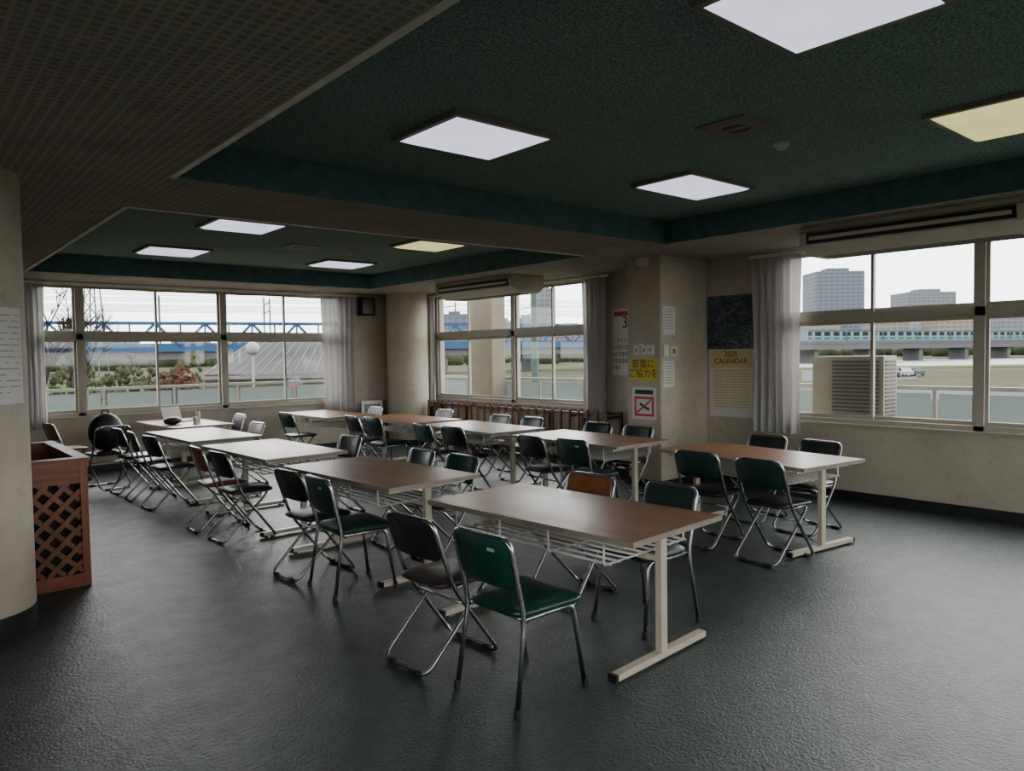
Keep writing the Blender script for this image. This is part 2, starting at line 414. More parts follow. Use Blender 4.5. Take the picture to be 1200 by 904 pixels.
def curtain(name,a0,a1,axis,plane,z0=.72,z1=2.84,folds=6,amp=.04):
    b=MB();n=folds*10;nz=14;vs=[];fs=[]
    for j in range(nz+1):
        t=j/nz;z=z1+(z0-z1)*t
        for i in range(n+1):
            s=i/n;c=.5+(s-.5)*(1-.12*math.sin(t*math.pi*.8));ph=s*folds*2*math.pi
            d=amp*(.6+.5*t)*math.sin(ph+.5*math.sin(3*t+s*5))+.01*math.sin(ph*2.3+t*4)
            a=a0+(a1-a0)*c
            vs.append((plane+d,a,z) if axis=='y' else (a,plane+d,z))
    for j in range(nz):
        for i in range(n):
            q=j*(n+1)+i;fs.append((q,q+1,q+n+2,q+n+1))
    b.add(vs,fs,m_curt,True);return b.obj(name)
def rail(a0,a1,axis,plane):
    b=MB()
    if axis=='y': b.box((plane-.02,a0,2.84),(plane+.02,a1,2.875),m_trim)
    else: b.box((a0,plane-.02,2.84),(a1,plane+.02,2.875),m_trim)
    b.obj('curtain_rail')
curtain('curtain',4.42,5.08,'y',XR-.12);curtain('curtain',7.5,7.98,'y',XR-.12,folds=5);curtain('curtain',12.0,12.45,'y',XR-.11,folds=4)
curtain('curtain',6.2,6.92,'x',YL-.12,folds=6);curtain('curtain',1.55,1.86,'x',YL-.12,folds=4)
rail(.5,5.1,'y',XR-.12);rail(7.45,12.3,'y',XR-.12);rail(1.5,6.95,'x',YL-.12)

# ------------------------------------------------------------------ tables
TH=.76
def table_mesh(L=1.66,W=.87,rack=True):
    b=MB()
    b.box((-W/2+.004,-L/2+.004,TH-.03),(W/2-.004,L/2-.004,TH),m_top)
    for q in ((-W/2,-L/2,W/2,-L/2+.006),(-W/2,L/2-.006,W/2,L/2),(-W/2,-L/2,-W/2+.006,L/2),(W/2-.006,-L/2,W/2,L/2)):
        b.box((q[0],q[1],TH-.031),(q[2],q[3],TH-.001),m_edge)
    for s in (-1,1):
        y=s*(L/2-.13)
        b.box((-.028,y-.02,.04),(.028,y+.02,TH-.05),m_leg)
        b.box((-W/2+.0,y-.025,.015),(W/2-.0,y+.025,.05),m_leg)
        for e in (-1,1):
            b.box((e*(W/2-.01),y-.027,.01),(e*(W/2+.01),y+.027,.052),m_black)
            b.cyl((e*(W/2-.04),y),.018,0,.016,m_black,10)
        b.box((-W/2+.07,y-.02,TH-.065),(W/2-.07,y+.02,TH-.031),m_leg)
    for x in (-.24,.24): b.box((x-.012,-L/2+.13,TH-.062),(x+.012,L/2-.13,TH-.032),m_leg)
    if rack:
        for k in range(10):
            x=-.36+k*.08;b.tube([(x,-L/2+.2,TH-.165),(x,L/2-.2,TH-.165)],.007,m_white,6)
        for y in (-.6,-.2,.2,.6):
            b.tube(fillet([(-.38,y,TH-.035),(-.38,y,TH-.172),(.38,y,TH-.172),(.38,y,TH-.035)],.02),.007,m_white,6)
    b.box((-.012,-L/2+.15,TH-.21),(.012,L/2-.15,TH-.18),m_leg)
    return b.mesh('meeting_table')
TM=table_mesh()
tables=[(3.21,3.27,4),(3.14,5.46,3),(3.12,7.60,2),(3.10,9.75,2),(3.45,11.7,3),(6.14,3.76,-7),(6.07,5.83,0),(6.07,7.80,-2),(6.12,9.68,0),(5.7,11.55,2)]
for t in tables: inst('meeting_table',TM,(t[0],t[1],0),t[2])

# ------------------------------------------------------------------ chairs
CS=Matrix.Diagonal((1.03,1.03,1.04,1))
def folding_chair_mesh(name,seat,back):
    b=MB();b.T=CS;w=.215
    loop=fillet([(-w,.22,.014),(-w,-.10,.44),(-w+.005,-.225,.80),(w-.005,-.225,.80),(w,-.10,.44),(w,.22,.014)],.07,True)
    b.tube(loop,.0125,m_chrome,8,True)
    w2=.19
    loop=fillet([(-w2,-.27,.014),(-w2,.16,.425),(w2,.16,.425),(w2,-.27,.014)],.06,True)
    b.tube(loop,.0115,m_chrome,8,True)
    b.tube([(-w,-.02,.335),(w,-.02,.335)],.008,m_chrome,6)
    for s in (-1,1):
        b.tube([(s*.2,-.10,.43),(s*.2,.13,.435)],.008,m_chrome,6)
    b.pad(.40,.39,.035,.06,seat,lambda u,v,n:(u*(1+.08*v/.2),v+.02,.447+n),.012)
    b.pad(.405,.23,.022,.05,back,lambda u,v,n:(u,-.188-.25*v-.55*(.04-u*u)+n,.695+v),.006)
    for s in (-1,1):
        b.tube([(s*.15,-.27,.014),(s*.08,-.27,.014)],.0145,m_black,8);b.tube([(s*.15,.22,.014),(s*.08,.22,.014)],.0145,m_black,8)
    return b.mesh(name)
def stack_chair_mesh(name,seat,back):
    b=MB();b.T=CS;w=.205
    b.tube(fillet([(-w-.015,-.235,.02),(-w,-.17,.43),(-w,-.255,.81),(w,-.255,.81),(w,-.17,.43),(w+.015,-.235,.02)],.06),.0125,m_chrome,8)
    for s in (-1,1):
        b.tube(fillet([(s*(w+.01),.225,.02),(s*(w-.015),.17,.425),(s*(w-.015),-.17,.425)],.05),.0125,m_chrome,8)
        b.cyl((s*(w+.011),.228),.017,0,.045,m_black,10,r2=.014);b.cyl((s*(w+.016),-.238),.017,0,.045,m_black,10,r2=.014)
    b.tube([(-w+.01,.12,.415),(w-.01,.12,.415)],.009,m_chrome,6);b.tube([(-w+.01,-.14,.415),(w-.01,-.14,.415)],.009,m_chrome,6)
    b.pad(.43,.42,.045,.07,seat,lambda u,v,n:(u*(1+.1*v/.2),v+.02,.452+n+.02*v),.018)
    b.pad(.41,.25,.028,.06,back,lambda u,v,n:(u,-.222-.22*v-.6*(.04-u*u)+n,.695+v),.01)
    b.add([(.07,-.279,.765),(.12,-.276,.765),(.12,-.272,.748),(.07,-.275,.748)],[(0,1,2,3),(3,2,1,0)],m_label)
    return b.mesh(name)
CH={'fg':folding_chair_mesh('folding_chair',m_green2,m_green),'fd':folding_chair_mesh('folding_chair',m_blackv,m_green2),
'fk':folding_chair_mesh('folding_chair',m_blackv,m_blackv),'fb':folding_chair_mesh('folding_chair',m_brown,m_blackv),
'fo':folding_chair_mesh('folding_chair',m_orange,m_orange),'sg':stack_chair_mesh('stacking_chair',m_green,m_green),'sd':stack_chair_mesh('stacking_chair',m_green2,m_green2)}
E,W=-90,90
chairs=[('sg',2.45,2.83,E+2),('fb',2.40,3.45,E+3),('sd',3.66,3.02,W-4),('fo',3.66,3.68,W+3),
('sd',2.62,4.93,E-3),('fk',2.60,5.50,E+4),('fg',3.62,5.18,W+2),('fg',3.60,5.80,W-3),
('fk',2.60,7.05,E+3),('fo',2.58,7.62,E-2),('fk',3.70,7.35,W+3),
('fk',2.54,9.15,E+6),('fk',2.52,9.85,E-4),('fk',2.50,10.5,E+4),('fo',3.66,9.9,W+3),
('fk',2.28,11.1,10),('fo',1.98,12.1,E+10),
('fd',5.57,3.22,E-4),('fd',5.62,3.88,E+2),('fk',6.62,3.5,W-6),('fk',6.72,4.1,W-2),
('sd',5.52,5.28,E+2),('fk',5.48,5.88,E-3),('fk',6.62,5.72,W),('fk',6.62,6.35,W+4),
('fk',5.50,7.35,E+3),('fg',5.48,7.95,E-4),('fk',6.62,7.6,W),('fk',6.62,8.3,W),
('sd',5.52,9.25,E+4),('fk',5.5,9.85,E-2),('fk',6.7,9.8,W),
('fd',5.1,11.3,E+4),('fk',6.3,11.3,W),('fk',4.05,11.6,W)]
for k,x,y,r in chairs: inst(CH[k].name.split('.')[0],CH[k],(x,y,0),r)

# ------------------------------------------------------------------ wooden lattice box
b=MB();x0,x1,y0,y1,h=.47,1.17,6.36,7.9,.98
p=.05
for x in (x0,x1-p):
    for y in (y0,y1-p): b.box((x,y,0),(x+p,y+p,h-.02),m_cabv)
b.box((x0-.02,y0-.02,h-.025),(x1+.02,y0+.09,h),m_cab);b.box((x0-.02,y1-.09,h-.025),(x1+.02,y1+.02,h),m_cab)
b.box((x0-.02,y0+.09,h-.025),(x0+.07,y1-.09,h),m_cab);b.box((x1-.07,y0+.09,h-.025),(x1+.02,y1-.09,h),m_cab)
b.box((x0+p,y0+.005,h-.19),(x1-p,y0+.035,h-.025),m_cab);b.box((x0+p,y0+.005,.0),(x1-p,y0+.035,.1),m_cab)
for x in (x0,x1-.03):
    b.box((x+.002,y0+p,h-.17),(x+.028,y1-p,h-.025),m_cab);b.box((x+.002,y0+p,.0),(x+.028,y1-p,.12),m_cab)
    b.box((x+.01,y0+p,.12),(x+.02,y1-p,h-.17),m_cabv)
b.box((x0+p,y1-.03,0),(x1-p,y1-.01,h-.025),m_cab)
b.box((x0+p,y0+.07,.05),(x1-p,y0+.08,h-.05),m_dark)  # dark sheet behind the slats imitates the shade inside the box
b.box((x0+.03,y0+.085,h-.32),(x1-.03,y1-.03,h-.3),m_cab)
lx0,lx1,lz0,lz1=x0+p,x1-p,.10,h-.19
def clipseg(c,sgn):
    pts=[]
    for x in (lx0,lx1):
        z=sgn*x+c
        if lz0<=z<=lz1: pts.append((x,z))
    for z in (lz0,lz1):
        x=(z-c)/sgn
        if lx0<=x<=lx1: pts.append((x,z))
    pts.sort();return (pts[0],pts[-1]) if len(pts)>1 and abs(pts[-1][0]-pts[0][0])>.03 else None
k=-1.6
while k<2.4:
    for sgn,yy in ((1,y0+.014),(-1,y0+.026)):
        q=clipseg(k,sgn)
        if q: b.beam((q[0][0],yy,q[0][1]),(q[1][0],yy,q[1][1]),.01,.034,m_cabv)
    k+=.135
b.obj('lattice_counter')

b=MB();xr=XR-.33
ya,yb=7.3,11.9
for z in (.2,.45,.78): b.box((xr,ya,z),(xr+.03,yb,z+.045),m_rack);b.box((XR-.06,ya,z),(XR-.03,yb,z+.045),m_rack)
n=24
for i in range(n+1):
    y=ya+(yb-ya)*i/n
    b.box((xr-.02,y-.015,0),(xr+.01,y+.015,.86),m_rack)
    if i%4==0: b.box((XR-.05,y-.02,0),(XR-.01,y+.02,.84),m_rack);b.box((xr,y-.02,.74),(XR-.03,y+.02,.78),m_rack)
b.obj('wooden_wall_rack')

# ------------------------------------------------------------------ posters and signs
m_paper=M('paper_white',srgb(205,203,198),.7,var=.03)
m_ink=M('ink_dark',srgb(40,40,44),.7)
m_red=M('ink_red',srgb(190,40,36),.6,var=.05)
m_yel=M('paper_yellow',srgb(206,188,60),.7,var=.05)
m_ygold=M('calendar_gold',srgb(206,186,126),.6,var=.06)
m_cream=M('calendar_cream',srgb(208,200,168),.6,var=.04)
def night():
    s=NT('poster_night_print');c=s.coord()
    v=s.n('ShaderNodeTexVoronoi');v.inputs['Scale'].default_value=38;s.l(c,v.inputs['Vector'])
    v2=s.n('ShaderNodeTexVoronoi',feature='DISTANCE_TO_EDGE');v2.inputs['Scale'].default_value=6;s.l(c,v2.inputs['Vector'])
    n=s.noise(4,4,.6,c);base=s.mix(s.rng(n,.35,.7,0,1),srgb(22,32,50),srgb(66,84,104))
    f=s.math('MULTIPLY',s.rng(v.outputs['Distance'],.1,.4,1,0),s.rng(s.noise(5,3,.6,c),.44,.56,0,1))
    g=s.math('MULTIPLY',s.rng(v2.outputs['Distance'],.0,.05,.45,0),s.rng(s.noise(3,3,.6,c),.45,.6,0,1))
    s.bsdf(s.mix(s.math('MAXIMUM',f,g),base,srgb(170,160,140)),.3);return s.m
m_night=night()
def sheet_x(name,y0,y1,z0,z1,m,x=XR,t=.004):
    b=MB();b.box((x-t,y0,z0),(x,y1,z1),m);return b.obj(name)
sheet_x('poster_aerial_night',5.12,5.80,1.74,2.43,m_night)
b=MB();b.box((XR-.006,5.12,.86),(XR-.001,5.77,1.73),m_paper)
b.box((XR-.008,5.14,1.5),(XR-.006,5.75,1.72),m_ygold);b.box((XR-.008,5.16,.95),(XR-.006,5.73,1.5),m_cream)
for r in range(14):
    z=1.455-r*.036
    for c_ in range(14): b.box((XR-.010,5.66-c_*.036,z),(XR-.008,5.68-c_*.036,z+.009),m_red if c_%7==0 else m_grey)
cal=b.obj('wall_calendar_year')
text('calendar_title','2025',.1,(XR-.012,5.445,1.67),'-x',m_ink,cal);text('calendar_subtitle','CALENDAR',.095,(XR-.012,5.445,1.58),'-x',m_ink,cal)
b=MB();b.box((XR-.006,6.98,1.38),(XR-.001,7.47,2.36),m_paper)
b.box((XR-.008,7.02,2.25),(XR-.006,7.43,2.32),m_red)
cal2=b.obj('wall_calendar_month')
text('calendar_month','3',.24,(XR-.012,7.22,2.15),'-x',m_ink,cal2)
dd=1
for r in range(6):
    for c_ in range(7):
        if r==0 and c_<6: continue
        if dd>31: break
        text('day_%d'%dd,str(dd),.085,(XR-.009,7.43-c_*.068,1.99-r*.1),'-x',m_red if c_==0 else m_ink,cal2,ext=.0004);dd+=1
o=sheet_x('sign_yellow_notice',5.86,6.29,1.35,1.63,m_yel,CX)
text('notice_text','節電に\nご協力を',.12,(CX-.007,6.075,1.5),'-x',m_ink,o)
b=MB();b.box((CX-.005,5.87,.86),(CX-.001,6.26,1.27),m_paper)
b.box((CX-.007,5.91,.9),(CX-.005,6.22,1.15),m_red);b.box((CX-.009,5.94,.93),(CX-.007,6.19,1.12),m_paper)
b.beam((CX-.011,5.95,1.11),(CX-.011,6.18,.94),.003,.022,m_red)
b.beam((CX-.010,6.13,1.06),(CX-.010,5.98,.985),.003,.03,m_ink)
b.box((CX-.007,5.92,1.18),(CX-.005,6.21,1.235),m_ink)
b.obj('sign_no_smoking')
b=MB()
for yy in (5.9,6.0,6.12): b.box((CX-.03,yy,1.68),(CX,yy+.085,1.80),m_white);b.box((CX-.036,yy+.03,1.72),(CX-.03,yy+.055,1.76),m_grey)
b.box((CX-.02,6.05,1.8),(CX,6.12,1.82),m_white)
b.box((CX+.03,CY0-.03,1.66),(CX+.13,CY0,1.80),m_white);b.box((CX+.16,CY0-.03,1.66),(CX+.3,CY0,1.78),m_white)
b.box((CX+.20,CY0-.035,1.69),(CX+.26,CY0-.03,1.75),m_grey)
b.obj('light_switch_panel')
def notice(x0,x1,z0,z1):
    b=MB();b.box((x0,CY0-.003,z0),(x1,CY0,z1),m_paper)
    n=int((z1-z0)/.035)
    for i in range(1,n): b.box((x0+.02,CY0-.004,z1-.035*i),(x1-.02-.03*random.random(),CY0-.003,z1-.035*i+.006),m_grey)
    b.obj('paper_notice')
notice(7.42,7.66,1.93,2.28);notice(7.42,7.64,1.27,1.6)
b=MB();b.box((7.02,YL-.16,2.5),(7.32,YL,2.84),m_dark);b.box((7.05,YL-.165,2.53),(7.29,YL-.16,2.81),m_brown);b.obj('wall_speaker')
b=MB();b.box((7.35,5.98,2.80),(7.37,6.16,2.9),m_white);b.obj('emergency_light')
def wrap(name,a0,a1,z0,z1,lines=True):
    b=MB();c=(.365,5.82);r=.378;n=10
    def q4(A,B,z0,z1,r,m): b.add([(c[0]+r*math.cos(A),c[1]+r*math.sin(A),z0),(c[0]+r*math.cos(B),c[1]+r*math.sin(B),z0),(c[0]+r*math.cos(B),c[1]+r*math.sin(B),z1),(c[0]+r*math.cos(A),c[1]+r*math.sin(A),z1)],[(0,1,2,3)],m)
    for i in range(n):
        q4(math.radians(a0+(a1-a0)*i/n),math.radians(a0+(a1-a0)*(i+1)/n),z0,z1,r,m_paper)
    r+=.0015
    for q in range(14):
        z=z1-.05-q*(z1-z0-.08)/14
        for i in range(1,n-1):
            if random.random()<.25: continue
            q4(math.radians(a0+(a1-a0)*i/n),math.radians(a0+(a1-a0)*(i+.9)/n),z,z+.006,r,m_grey)
    b.obj(name)
wrap('paper_notice',-68,-30,1.45,2.05)

b=MB();b.ball((0,0,.26),.24,m_black,10,(.95,.6,1.08));b.ball((0,-.13,.18),.15,m_blackv,8,(1,.5,1));b.tube(fillet([(-.05,0,.48),(-.04,0,.56),(.04,0,.56),(.05,0,.48)],.03),.01,m_black)
b.tube(fillet([(-.1,.08,.42),(-.12,.16,.27),(-.1,.1,.06)],.06),.015,m_black)
b.obj('backpack',(2.30,11.2,.485),15)
b=MB();b.box((-.17,-.12,0),(.17,.12,.018),m_grey);b.beam((0,.12,.01),(0,.2,.22),.34,.008,m_white);b.obj('laptop_computer',(3.45,11.9,TH),25)
b=MB();b.ball((0,0,.06),.11,m_blackv,9,(1.3,.8,.55),.06);b.obj('handbag',(3.22,11.42,TH),20)
b=MB();b.cyl((0,0),.028,0,.1,m_white,12,r2=.036);b.obj('paper_cup',(3.5,11.3,TH))
b=MB();b.cyl((0,0),.032,0,.16,m_white,12);b.cyl((0,0),.014,.16,.2,m_grey,10);b.obj('drink_bottle',(3.62,11.55,TH))
b=MB();b.box((-.1,-.14,0),(.1,.14,.006),m_paper);b.obj('paper_sheet',(3.55,12.15,TH),12)
b=MB();b.box((7.0,YL-.2,.0),(7.5,YL-.15,.85),m_rack);b.box((6.95,YL-.22,.55),(7.4,YL-.2,.86),m_paper);b.box((7.0,YL-.225,.62),(7.35,YL-.22,.8),m_grey);b.obj('notice_board_stand')

# ------------------------------------------------------------------ balcony
m_frost=mat_trans('frosted_panel',OUT(186,200,200,.6),.45,.06)
m_alu=M('railing_aluminium',OUT(170,172,168,.5),.5,.1)
b=MB();b.box((XR+T,-6,-.35),(9.95,14.4,-.05),m_slab);b.box((-4,YL+T,-.35),(XR+T,14.4,-.05),m_slab);b.obj('balcony_slab')
b=MB();zt=1.22
def run(p,q):
    p=Vector(p);q=Vector(q);L=(q-p).length;n=max(1,round(L/1.2))
    up=Vector((0,0,1))
    b.beam(p+up*zt,q+up*zt,.06,.05,m_alu);b.beam(p+up*.02,q+up*.02,.05,.05,m_alu)
    for i in range(n+1):
        c=p+(q-p)*i/n;b.beam(c+up*-.05,c+up*zt,.04,.04,m_alu)
    for i in range(n):
        a=p+(q-p)*(i+.04)/n;c=p+(q-p)*(i+.96)/n;b.beam(a+up*.6,c+up*.6,.008,1.1,m_frost)
run((9.85,-6,0),(9.85,14.3,0));run((9.85,14.3,0),(-4,14.3,0))
b.obj('balcony_railing')
b=MB();b.box((9.45,11.7,-.05),(9.8,12.5,3.3),m_conc);b.obj('balcony_pillar')
m_unit=M('condenser_paint',OUT(194,188,172,.5),.6,var=.06)
m_unitd=M('condenser_grille',OUT(90,90,86,.5),.6,var=.06)
b=MB();x0,x1,y0,y1=8.75,9.1,3.7,4.55
b.box((x0,y0,.83),(x1,y1,1.63),m_unit);
for i in range(16): b.box((x0-.012,y0+.05+.0,.88+i*.045),(x0,y1-.25,.9+i*.045),m_unitd)
for i in range(16): b.box((x0+.04,y0-.01,.88+i*.045),(x1-.04,y0,.9+i*.045),m_unitd)
b.box((x0+.02,y0+.05,-.05),(x1-.02,y0+.1,.83),m_unitd);b.box((x0+.02,y1-.1,-.05),(x1-.02,y1-.05,.83),m_unitd)
b.obj('outdoor_condenser_unit')

# ------------------------------------------------------------------ outside world
def WP(u,a,z):
    d=F*a+R*(a*(u-600)/FPX);return Vector((d.x,d.y,z))
def mat_ground():
    s=NT('riverbank_grass');c=s.coord();n=s.noise(.03,5,.6,c);n2=s.noise(.25,5,.7,c)
    a=s.mix(s.rng(n,.44,.56,0,1),OUT(96,116,60,.19),OUT(136,122,92,.19));a=s.mix(s.rng(n2,.4,.7,0,.6),a,OUT(72,88,42,.17))
    s.bsdf(a,.95,spec=.03);return s.m
m_ground=mat_ground()
m_grass=M('lawn_green',OUT(108,146,56,.24),.95,var=.35,scale=.5,spec=.03)
m_asph=M('asphalt',OUT(130,130,126,.24),.9,var=.1,scale=.3,spec=.05)
m_water=M('river_water',OUT(130,140,144,.26),.5,var=.1,scale=.1,spec=.1)
b=MB();b.box((-500,15,-3.4),(1500,1500,-3),m_ground);b.box((10.5,-800,-3.4),(1500,15,-3),m_ground);b.box((-500,-800,-3.4),(10.5,15,-3.01),m_ground);b.obj('ground_outside')
def quadpts(us,m,z):
    b.add([WP(u,a,z) for u,a in us],[tuple(range(len(us)))],m)
b=MB();quadpts([(-100,30),(215,30),(215,150),(-100,150)],m_grass,-2.95);quadpts([(940,178),(1500,168),(1500,188),(940,198)],m_grass,-2.9);b.obj('lawn_patch')
b=MB();quadpts([(930,70),(1400,60),(1400,78),(930,90)],m_asph,-2.95);quadpts([(940,110),(1075,110),(1075,170),(940,170)],m_asph,-2.94);b.obj('riverside_road')
b=MB();quadpts([(690,200),(1500,190),(1500,300),(690,300)],m_water,-2.93);b.obj('river')
m_via=M('viaduct_concrete',OUT(150,152,152,.3),.9,var=.08,scale=.05,spec=.1)
m_blue=M('bridge_blue_paint',OUT(66,108,154,.45),.6,var=.1,scale=.05,spec=.1)
m_blue2=M('bridge_pale_paint',OUT(90,126,162,.45),.6,var=.1,scale=.05,spec=.1)
m_wire=M('mast_steel',OUT(120,122,120,.45),.7,var=.1,spec=.1)
A=WP(-150,150,0);B=WP(1500,430,0);d=(B-A).normalized();Lv=(B-A).length;pn=Vector((-d.y,d.x,0))
b=MB();up=Vector((0,0,1))
b.beam(A+up*2.8,B+up*2.8,9,2.2,m_via);b.beam(A+up*4.2-pn*4.5,B+up*4.2-pn*4.5,.3,.9,m_via)
t=10
while t<Lv:
    c=A+d*t;b.beam(c+up*-3,c+up*1.8,7,2.2,m_via,up=d);t+=28
b.obj('railway_viaduct')
b=MB();t0=0;t1=Lv*.275;z0,z1=4.4,9.9
o=pn*-5.2
b.beam(A+o+up*z0,A+d*t1+o+up*z0,.5,1.9,m_blue);b.beam(A+o+up*z1,A+d*t1+o+up*z1,.5,.75,m_blue)
t=0;st=5.2;k=0
while t<t1-st:
    p=A+o+d*t;q=A+o+d*(t+st)
    b.beam(p+up*(z0 if k%2 else z1),q+up*(z1 if k%2 else z0),.5,.6,m_blue);b.beam(q+up*z0,q+up*z1,.3,.35,m_blue2)
    t+=st;k+=1
b.obj('blue_truss_bridge')
b=MB();t=5
while t<Lv*.3:
    c=A+d*t+pn*5;b.beam(c+up*3,c+up*17,.35,.35,m_wire,up=d);b.beam(c+up*15-pn*10,c+up*15,.25,.25,m_wire);b.beam(c+up*13-pn*10,c+up*13,.15,.15,m_wire)
    c2=c-pn*10;b.beam(c2+up*3,c2+up*16,.3,.3,m_wire,up=d);t+=24
for z in (13,14,15.6,17):
    for o in (-5,0,5): b.beam(A+pn*o+up*z,A+d*Lv*.35+pn*o+up*z,.11,.11,m_wire)
b.obj('catenary_masts')
b=MB();c0=WP(112,120,-3);H=24
for s1 in (-1,1):
    for s2 in (-1,1): b.beam(c0+F*s1*1.6+R*s2*1.6,c0+F*s1*.4+R*s2*.4+up*H,.18,.18,m_wire,up=(1,0,0))
for i in range(10):
    z=i*H/10;z2=(i+1)*H/10;w1=1.6-1.2*i/10;w2=1.6-1.2*(i+1)/10
    b.beam(c0+R*w1-F*w1+up*z,c0-R*w2-F*w2+up*z2,.12,.12,m_wire,up=(1,0,0));b.beam(c0-R*w1-F*w1+up*z,c0+R*w2-F*w2+up*z2,.12,.12,m_wire,up=(1,0,0))
b.beam(c0-R*3.5+up*(H-5),c0+R*3.5+up*(H-5),.2,.2,m_wire);b.obj('lattice_pylon')
m_tr=M('train_body',OUT(150,178,182,.42),.6,var=.05,spec=.1);m_trs=M('train_stripe',OUT(30,120,140,.42),.6,spec=.1);m_win=M('train_windows',OUT(44,52,58,.25),.6,spec=.1)
b=MB();t=Lv*.405
while t<Lv*.70:
    p=A+d*t-pn*1;q=A+d*(t+18.8)-pn*1
    b.beam(p+up*6.7,q+up*6.7,2.9,3.8,m_tr);b.beam(p+up*7.3-pn*1.46,q+up*7.3-pn*1.46,.05,1.4,m_win);b.beam(p+up*8.35-pn*1.47,q+up*8.35-pn*1.47,.05,.4,m_trs);b.beam(p+up*5.7-pn*1.47,q+up*5.7-pn*1.47,.05,.7,m_trs)
    for i in range(4):
        c=p+d*(2.5+i*4.6)-pn*1.49;b.beam(c+up*4.9,c+up*8,.05,1.5,m_tr,up=d)
    t+=19.6
b.obj('commuter_train')
def bmat(name,c):
    s=NT(name);co=s.coord();sx=s.n('ShaderNodeSeparateXYZ');s.l(co,sx.inputs[0])
    fz=s.math('LESS_THAN',s.math('FRACT',s.math('DIVIDE',sx.outputs[2],3.2)),.5)
    fx=s.math('LESS_THAN',s.math('FRACT',s.math('DIVIDE',s.math('ADD',sx.outputs[0],sx.outputs[1]),4.5)),.72)
    s.bsdf(s.mix(s.math('MULTIPLY',s.math('MULTIPLY',fz,fx),.6),c,tuple(x*.45 for x in c[:3])+(1,)),.9,spec=.1);return s.m
bm=[bmat('facade_grey',OUT(150,155,160,.5)),bmat('facade_beige',OUT(172,162,150,.5)),bmat('facade_blue_grey',OUT(132,140,152,.5)),bmat('facade_pale',OUT(186,188,190,.5))]
def bld(u0,u1,v,a,mi):
    vh=415-.0149*((u0+u1)/2-600);top=1.713+(vh-v)*a/FPX
    w=(u1-u0)*a/FPX;c=WP((u0+u1)/2,a,0)
    b=MB();b.box((-w/2,0,-3),(w/2,w*.6+6,top),bm[mi]);b.box((-w/4,2,top),(w/5,w*.3+4,top+1.5+w*.03),bm[mi])
    ang=math.degrees(math.atan2(R.y,R.x))
    b.obj('apartment_building',(c.x,c.y,0),ang)
for q in ((957,1013,318,620,2),(1064,1120,342,700,0),(1025,1066,375,560,1),(1066,1100,372,580,3),(1100,1146,371,540,1),(1172,1215,366,560,0),(1150,1175,384,600,3),(940,985,378,560,1),(985,1026,384,600,2),
 (1215,1290,360,560,1),(900,940,372,600,0),(630,652,338,520,0),(606,630,372,560,3),(652,690,382,560,1),(575,606,376,520,1),(520,548,368,500,2),(545,580,385,520,3),(690,760,370,600,1),(340,380,398,420,3),(180,260,402,460,1),(260,340,400,470,0),(60,180,404,480,2),(-60,60,396,450,1)): bld(*q)
m_tree=M('treeline_foliage',OUT(84,92,62,.26),.95,var=.35,scale=.3,spec=.05)
b=MB()
for i in range(90):
    u=-80+i*16+random.uniform(-5,5);a=random.uniform(330,480)+ (0 if u<700 else 40)
    b.ball(WP(u,a,-1),random.uniform(3.5,6),m_tree,5,(1.4,1.4,.9),.15)
b.obj('distant_trees')
m_bush=M('bush_foliage',OUT(104,108,78,.3),.95,var=.5,scale=3,spec=.05)
b=MB()
for i in range(330):
    u=random.uniform(60,235);a=random.uniform(75,100)
    z=random.uniform(-3,1.0+1.3*math.sin(u*.09));b.ball(WP(u,a,z),random.uniform(.2,.5),m_bush,3,jit=.45)
b.obj('hedge_bushes')
m_redb=M('red_shrub_leaves',OUT(122,82,70,.36),.95,var=.6,scale=8,spec=.05)
b=MB()
for i in range(420):
    an=random.uniform(0,6.28);rr=random.uniform(0,1.4)
    z=random.uniform(-3,1.3-rr*.6);c=WP(211,55,z)+Vector((math.cos(an)*rr,math.sin(an)*rr,0));b.ball(c,random.uniform(.06,.19),m_redb,3,jit=.5)
b.obj('red_leaf_shrub')
m_roof=M('shed_metal_roof',OUT(158,163,165,.22),.75,var=.08,scale=.5,spec=.1)
m_fas=M('shed_fascia',OUT(205,205,200,.45),.7,spec=.2)
b=MB()
P=WP
a0,a1=26,36
b.add([P(236,a0,1.15),P(292,a1,2.45),P(420,a1,2.45),P(420,a0,1.15)],[(0,1,2,3),(3,2,1,0)],m_roof)
b.add([P(236,a0,1.1),P(420,a0,1.1),P(420,a0,.98),P(236,a0,.98)],[(0,1,2,3),(3,2,1,0)],m_fas)
for i in range(14):
    u=240+i*13;b.beam(P(u,a0,1.17),P(292+(u-236)*.69,a1,2.47),.03,.03,m_roof)
b.add([P(240,a0+.4,1.1),P(420,a0+.4,1.1),P(420,a0+.4,-3),P(240,a0+.4,-3)],[(0,1,2,3),(3,2,1,0)],m_conc)
b.add([P(240,a0+.4,1.1),P(240,a0+.4,-3),P(292,a1,-3),P(292,a1,2.4)],[(0,1,2,3),(3,2,1,0)],m_conc)
b.obj('storage_shed')
m_bark=M('bare_bark',OUT(70,62,56),.9,var=.2,spec=.1)
b=MB()
def branch(p,dv,L,r,dep):
    q=p+dv*L;mid=p+dv*L*.5+Vector((random.uniform(-.05,.05),random.uniform(-.05,.05),0))*L
    b.tube([p,mid,q],r,m_bark,5,r2=r*.65)
    if dep==0: return
    for k in range(3 if dep>1 else 4):
        nd=(dv+Vector((random.uniform(-.7,.7),random.uniform(-.7,.7),random.uniform(-.25,.45)))).normalized()
        branch(p+dv*L*random.uniform(.6,1),nd,L*random.uniform(.6,.8),r*.6,dep-1)
branch(P(45,34,-3),Vector((0,0,1)),3.2,.18,5);branch(P(82,40,-3),Vector((.05,0,1)).normalized(),2.8,.16,5)
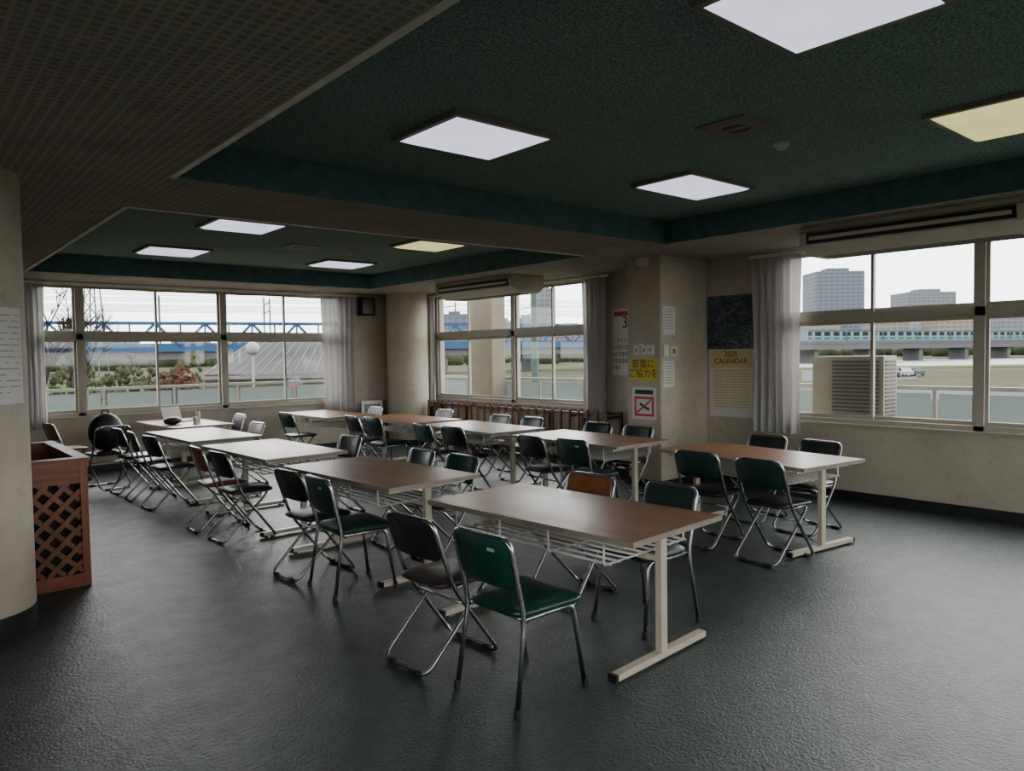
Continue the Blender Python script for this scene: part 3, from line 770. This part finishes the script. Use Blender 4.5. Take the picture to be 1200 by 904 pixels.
b.obj('bare_tree')
b=MB();b.cyl(P(627,24,0)[:2],.11,-3,7.5,M('green_pole_paint',OUT(50,100,80),.6),12);b.obj('green_utility_pole')
b=MB();c=P(297,22,0);b.cyl(c[:2],.04,-3,1.9,m_fas,10);b.ball((c.x,c.y,2.0),.2,m_fas,10);b.obj('white_globe_post')  # white ball on a thin post beyond the back windows
b=MB();c=P(345,20,0);b.cyl(c[:2],.03,-3,1.1,m_fas,8);b.tube([c+up*.95-F*.02,c+up*.95+F*.02],.22,M('sign_blue',OUT(40,90,160),.5),20);b.tube([c+up*.95-F*.06,c+up*.95-F*.03],.15,M('sign_red',OUT(190,50,46),.5),20);b.obj('round_road_sign')
m_cardark=M('car_paint_dark',OUT(60,62,66),.4)
def car_mesh(c):
    b=MB();prof=[(-2,.3),(-2,.85),(-1.3,.95),(-.8,1.42),(.7,1.42),(1.3,.95),(2,.8),(2,.3)]
    n=len(prof);vs=[(p[0],-.8,p[1]) for p in prof]+[(p[0],.8,p[1]) for p in prof]
    b.add(vs,[(k,n+k,n+(k+1)%n,(k+1)%n) for k in range(n)]+[tuple(range(n)),tuple(range(n,2*n))[::-1]],c)
    for s in (-.81,.81): b.add([(-1.15,s,.95),(-.72,s,1.36),(.62,s,1.36),(1.1,s,.95)],[(0,1,2,3),(3,2,1,0)],m_win)
    for x in (-1.3,1.3):
        for s in (-.82,.62): b.tube([(x,s,.3),(x,s+.2,.3)],.3,m_black,12)
    return b.mesh('parked_car')
cms=[car_mesh(m_fas),car_mesh(m_roof),car_mesh(m_cardark)]
for i,u in enumerate((1020,1034,1046,1060,1072)): c=P(u,118+i*2,-2.94);inst('parked_car',cms[i%3],c,20+i*7)
c=P(530,60,-3);inst('parked_car',cms[0],c,30)

# ------------------------------------------------------------------ overcast sky + added wide sun lamp for soft window light
w=bpy.data.worlds.new('overcast_sky');scn.world=w;w.use_nodes=True;nt=w.node_tree;nt.nodes.clear()
o=nt.nodes.new('ShaderNodeOutputWorld');bg=nt.nodes.new('ShaderNodeBackground');tc=nt.nodes.new('ShaderNodeTexCoord')
sp=nt.nodes.new('ShaderNodeSeparateXYZ');rp=nt.nodes.new('ShaderNodeValToRGB')
nt.links.new(tc.outputs['Generated'],sp.inputs[0]);nt.links.new(sp.outputs[2],rp.inputs[0])
rp.color_ramp.elements[0].position=0;rp.color_ramp.elements[0].color=(.89,.895,.9,1)
rp.color_ramp.elements[1].position=.6;rp.color_ramp.elements[1].color=(1,1,1,1)
nt.links.new(rp.outputs[0],bg.inputs[0]);bg.inputs[1].default_value=6.8
nt.links.new(bg.outputs[0],o.inputs[0])
def sun(name,dirv,st,ang):
    l=bpy.data.lights.new(name,'SUN');l.energy=st;l.angle=math.radians(ang);l.color=(1,.97,.93)
    o=bpy.data.objects.new(name,l);COL.objects.link(o);o.rotation_euler=Vector(dirv).normalized().to_track_quat('-Z','Y').to_euler();o.location=(20,5,15)
sun('window_glow_sun',(-1,-.6,-.42),12,90)  # added lamp, brightens the interior through the windows; the sky itself is overcast
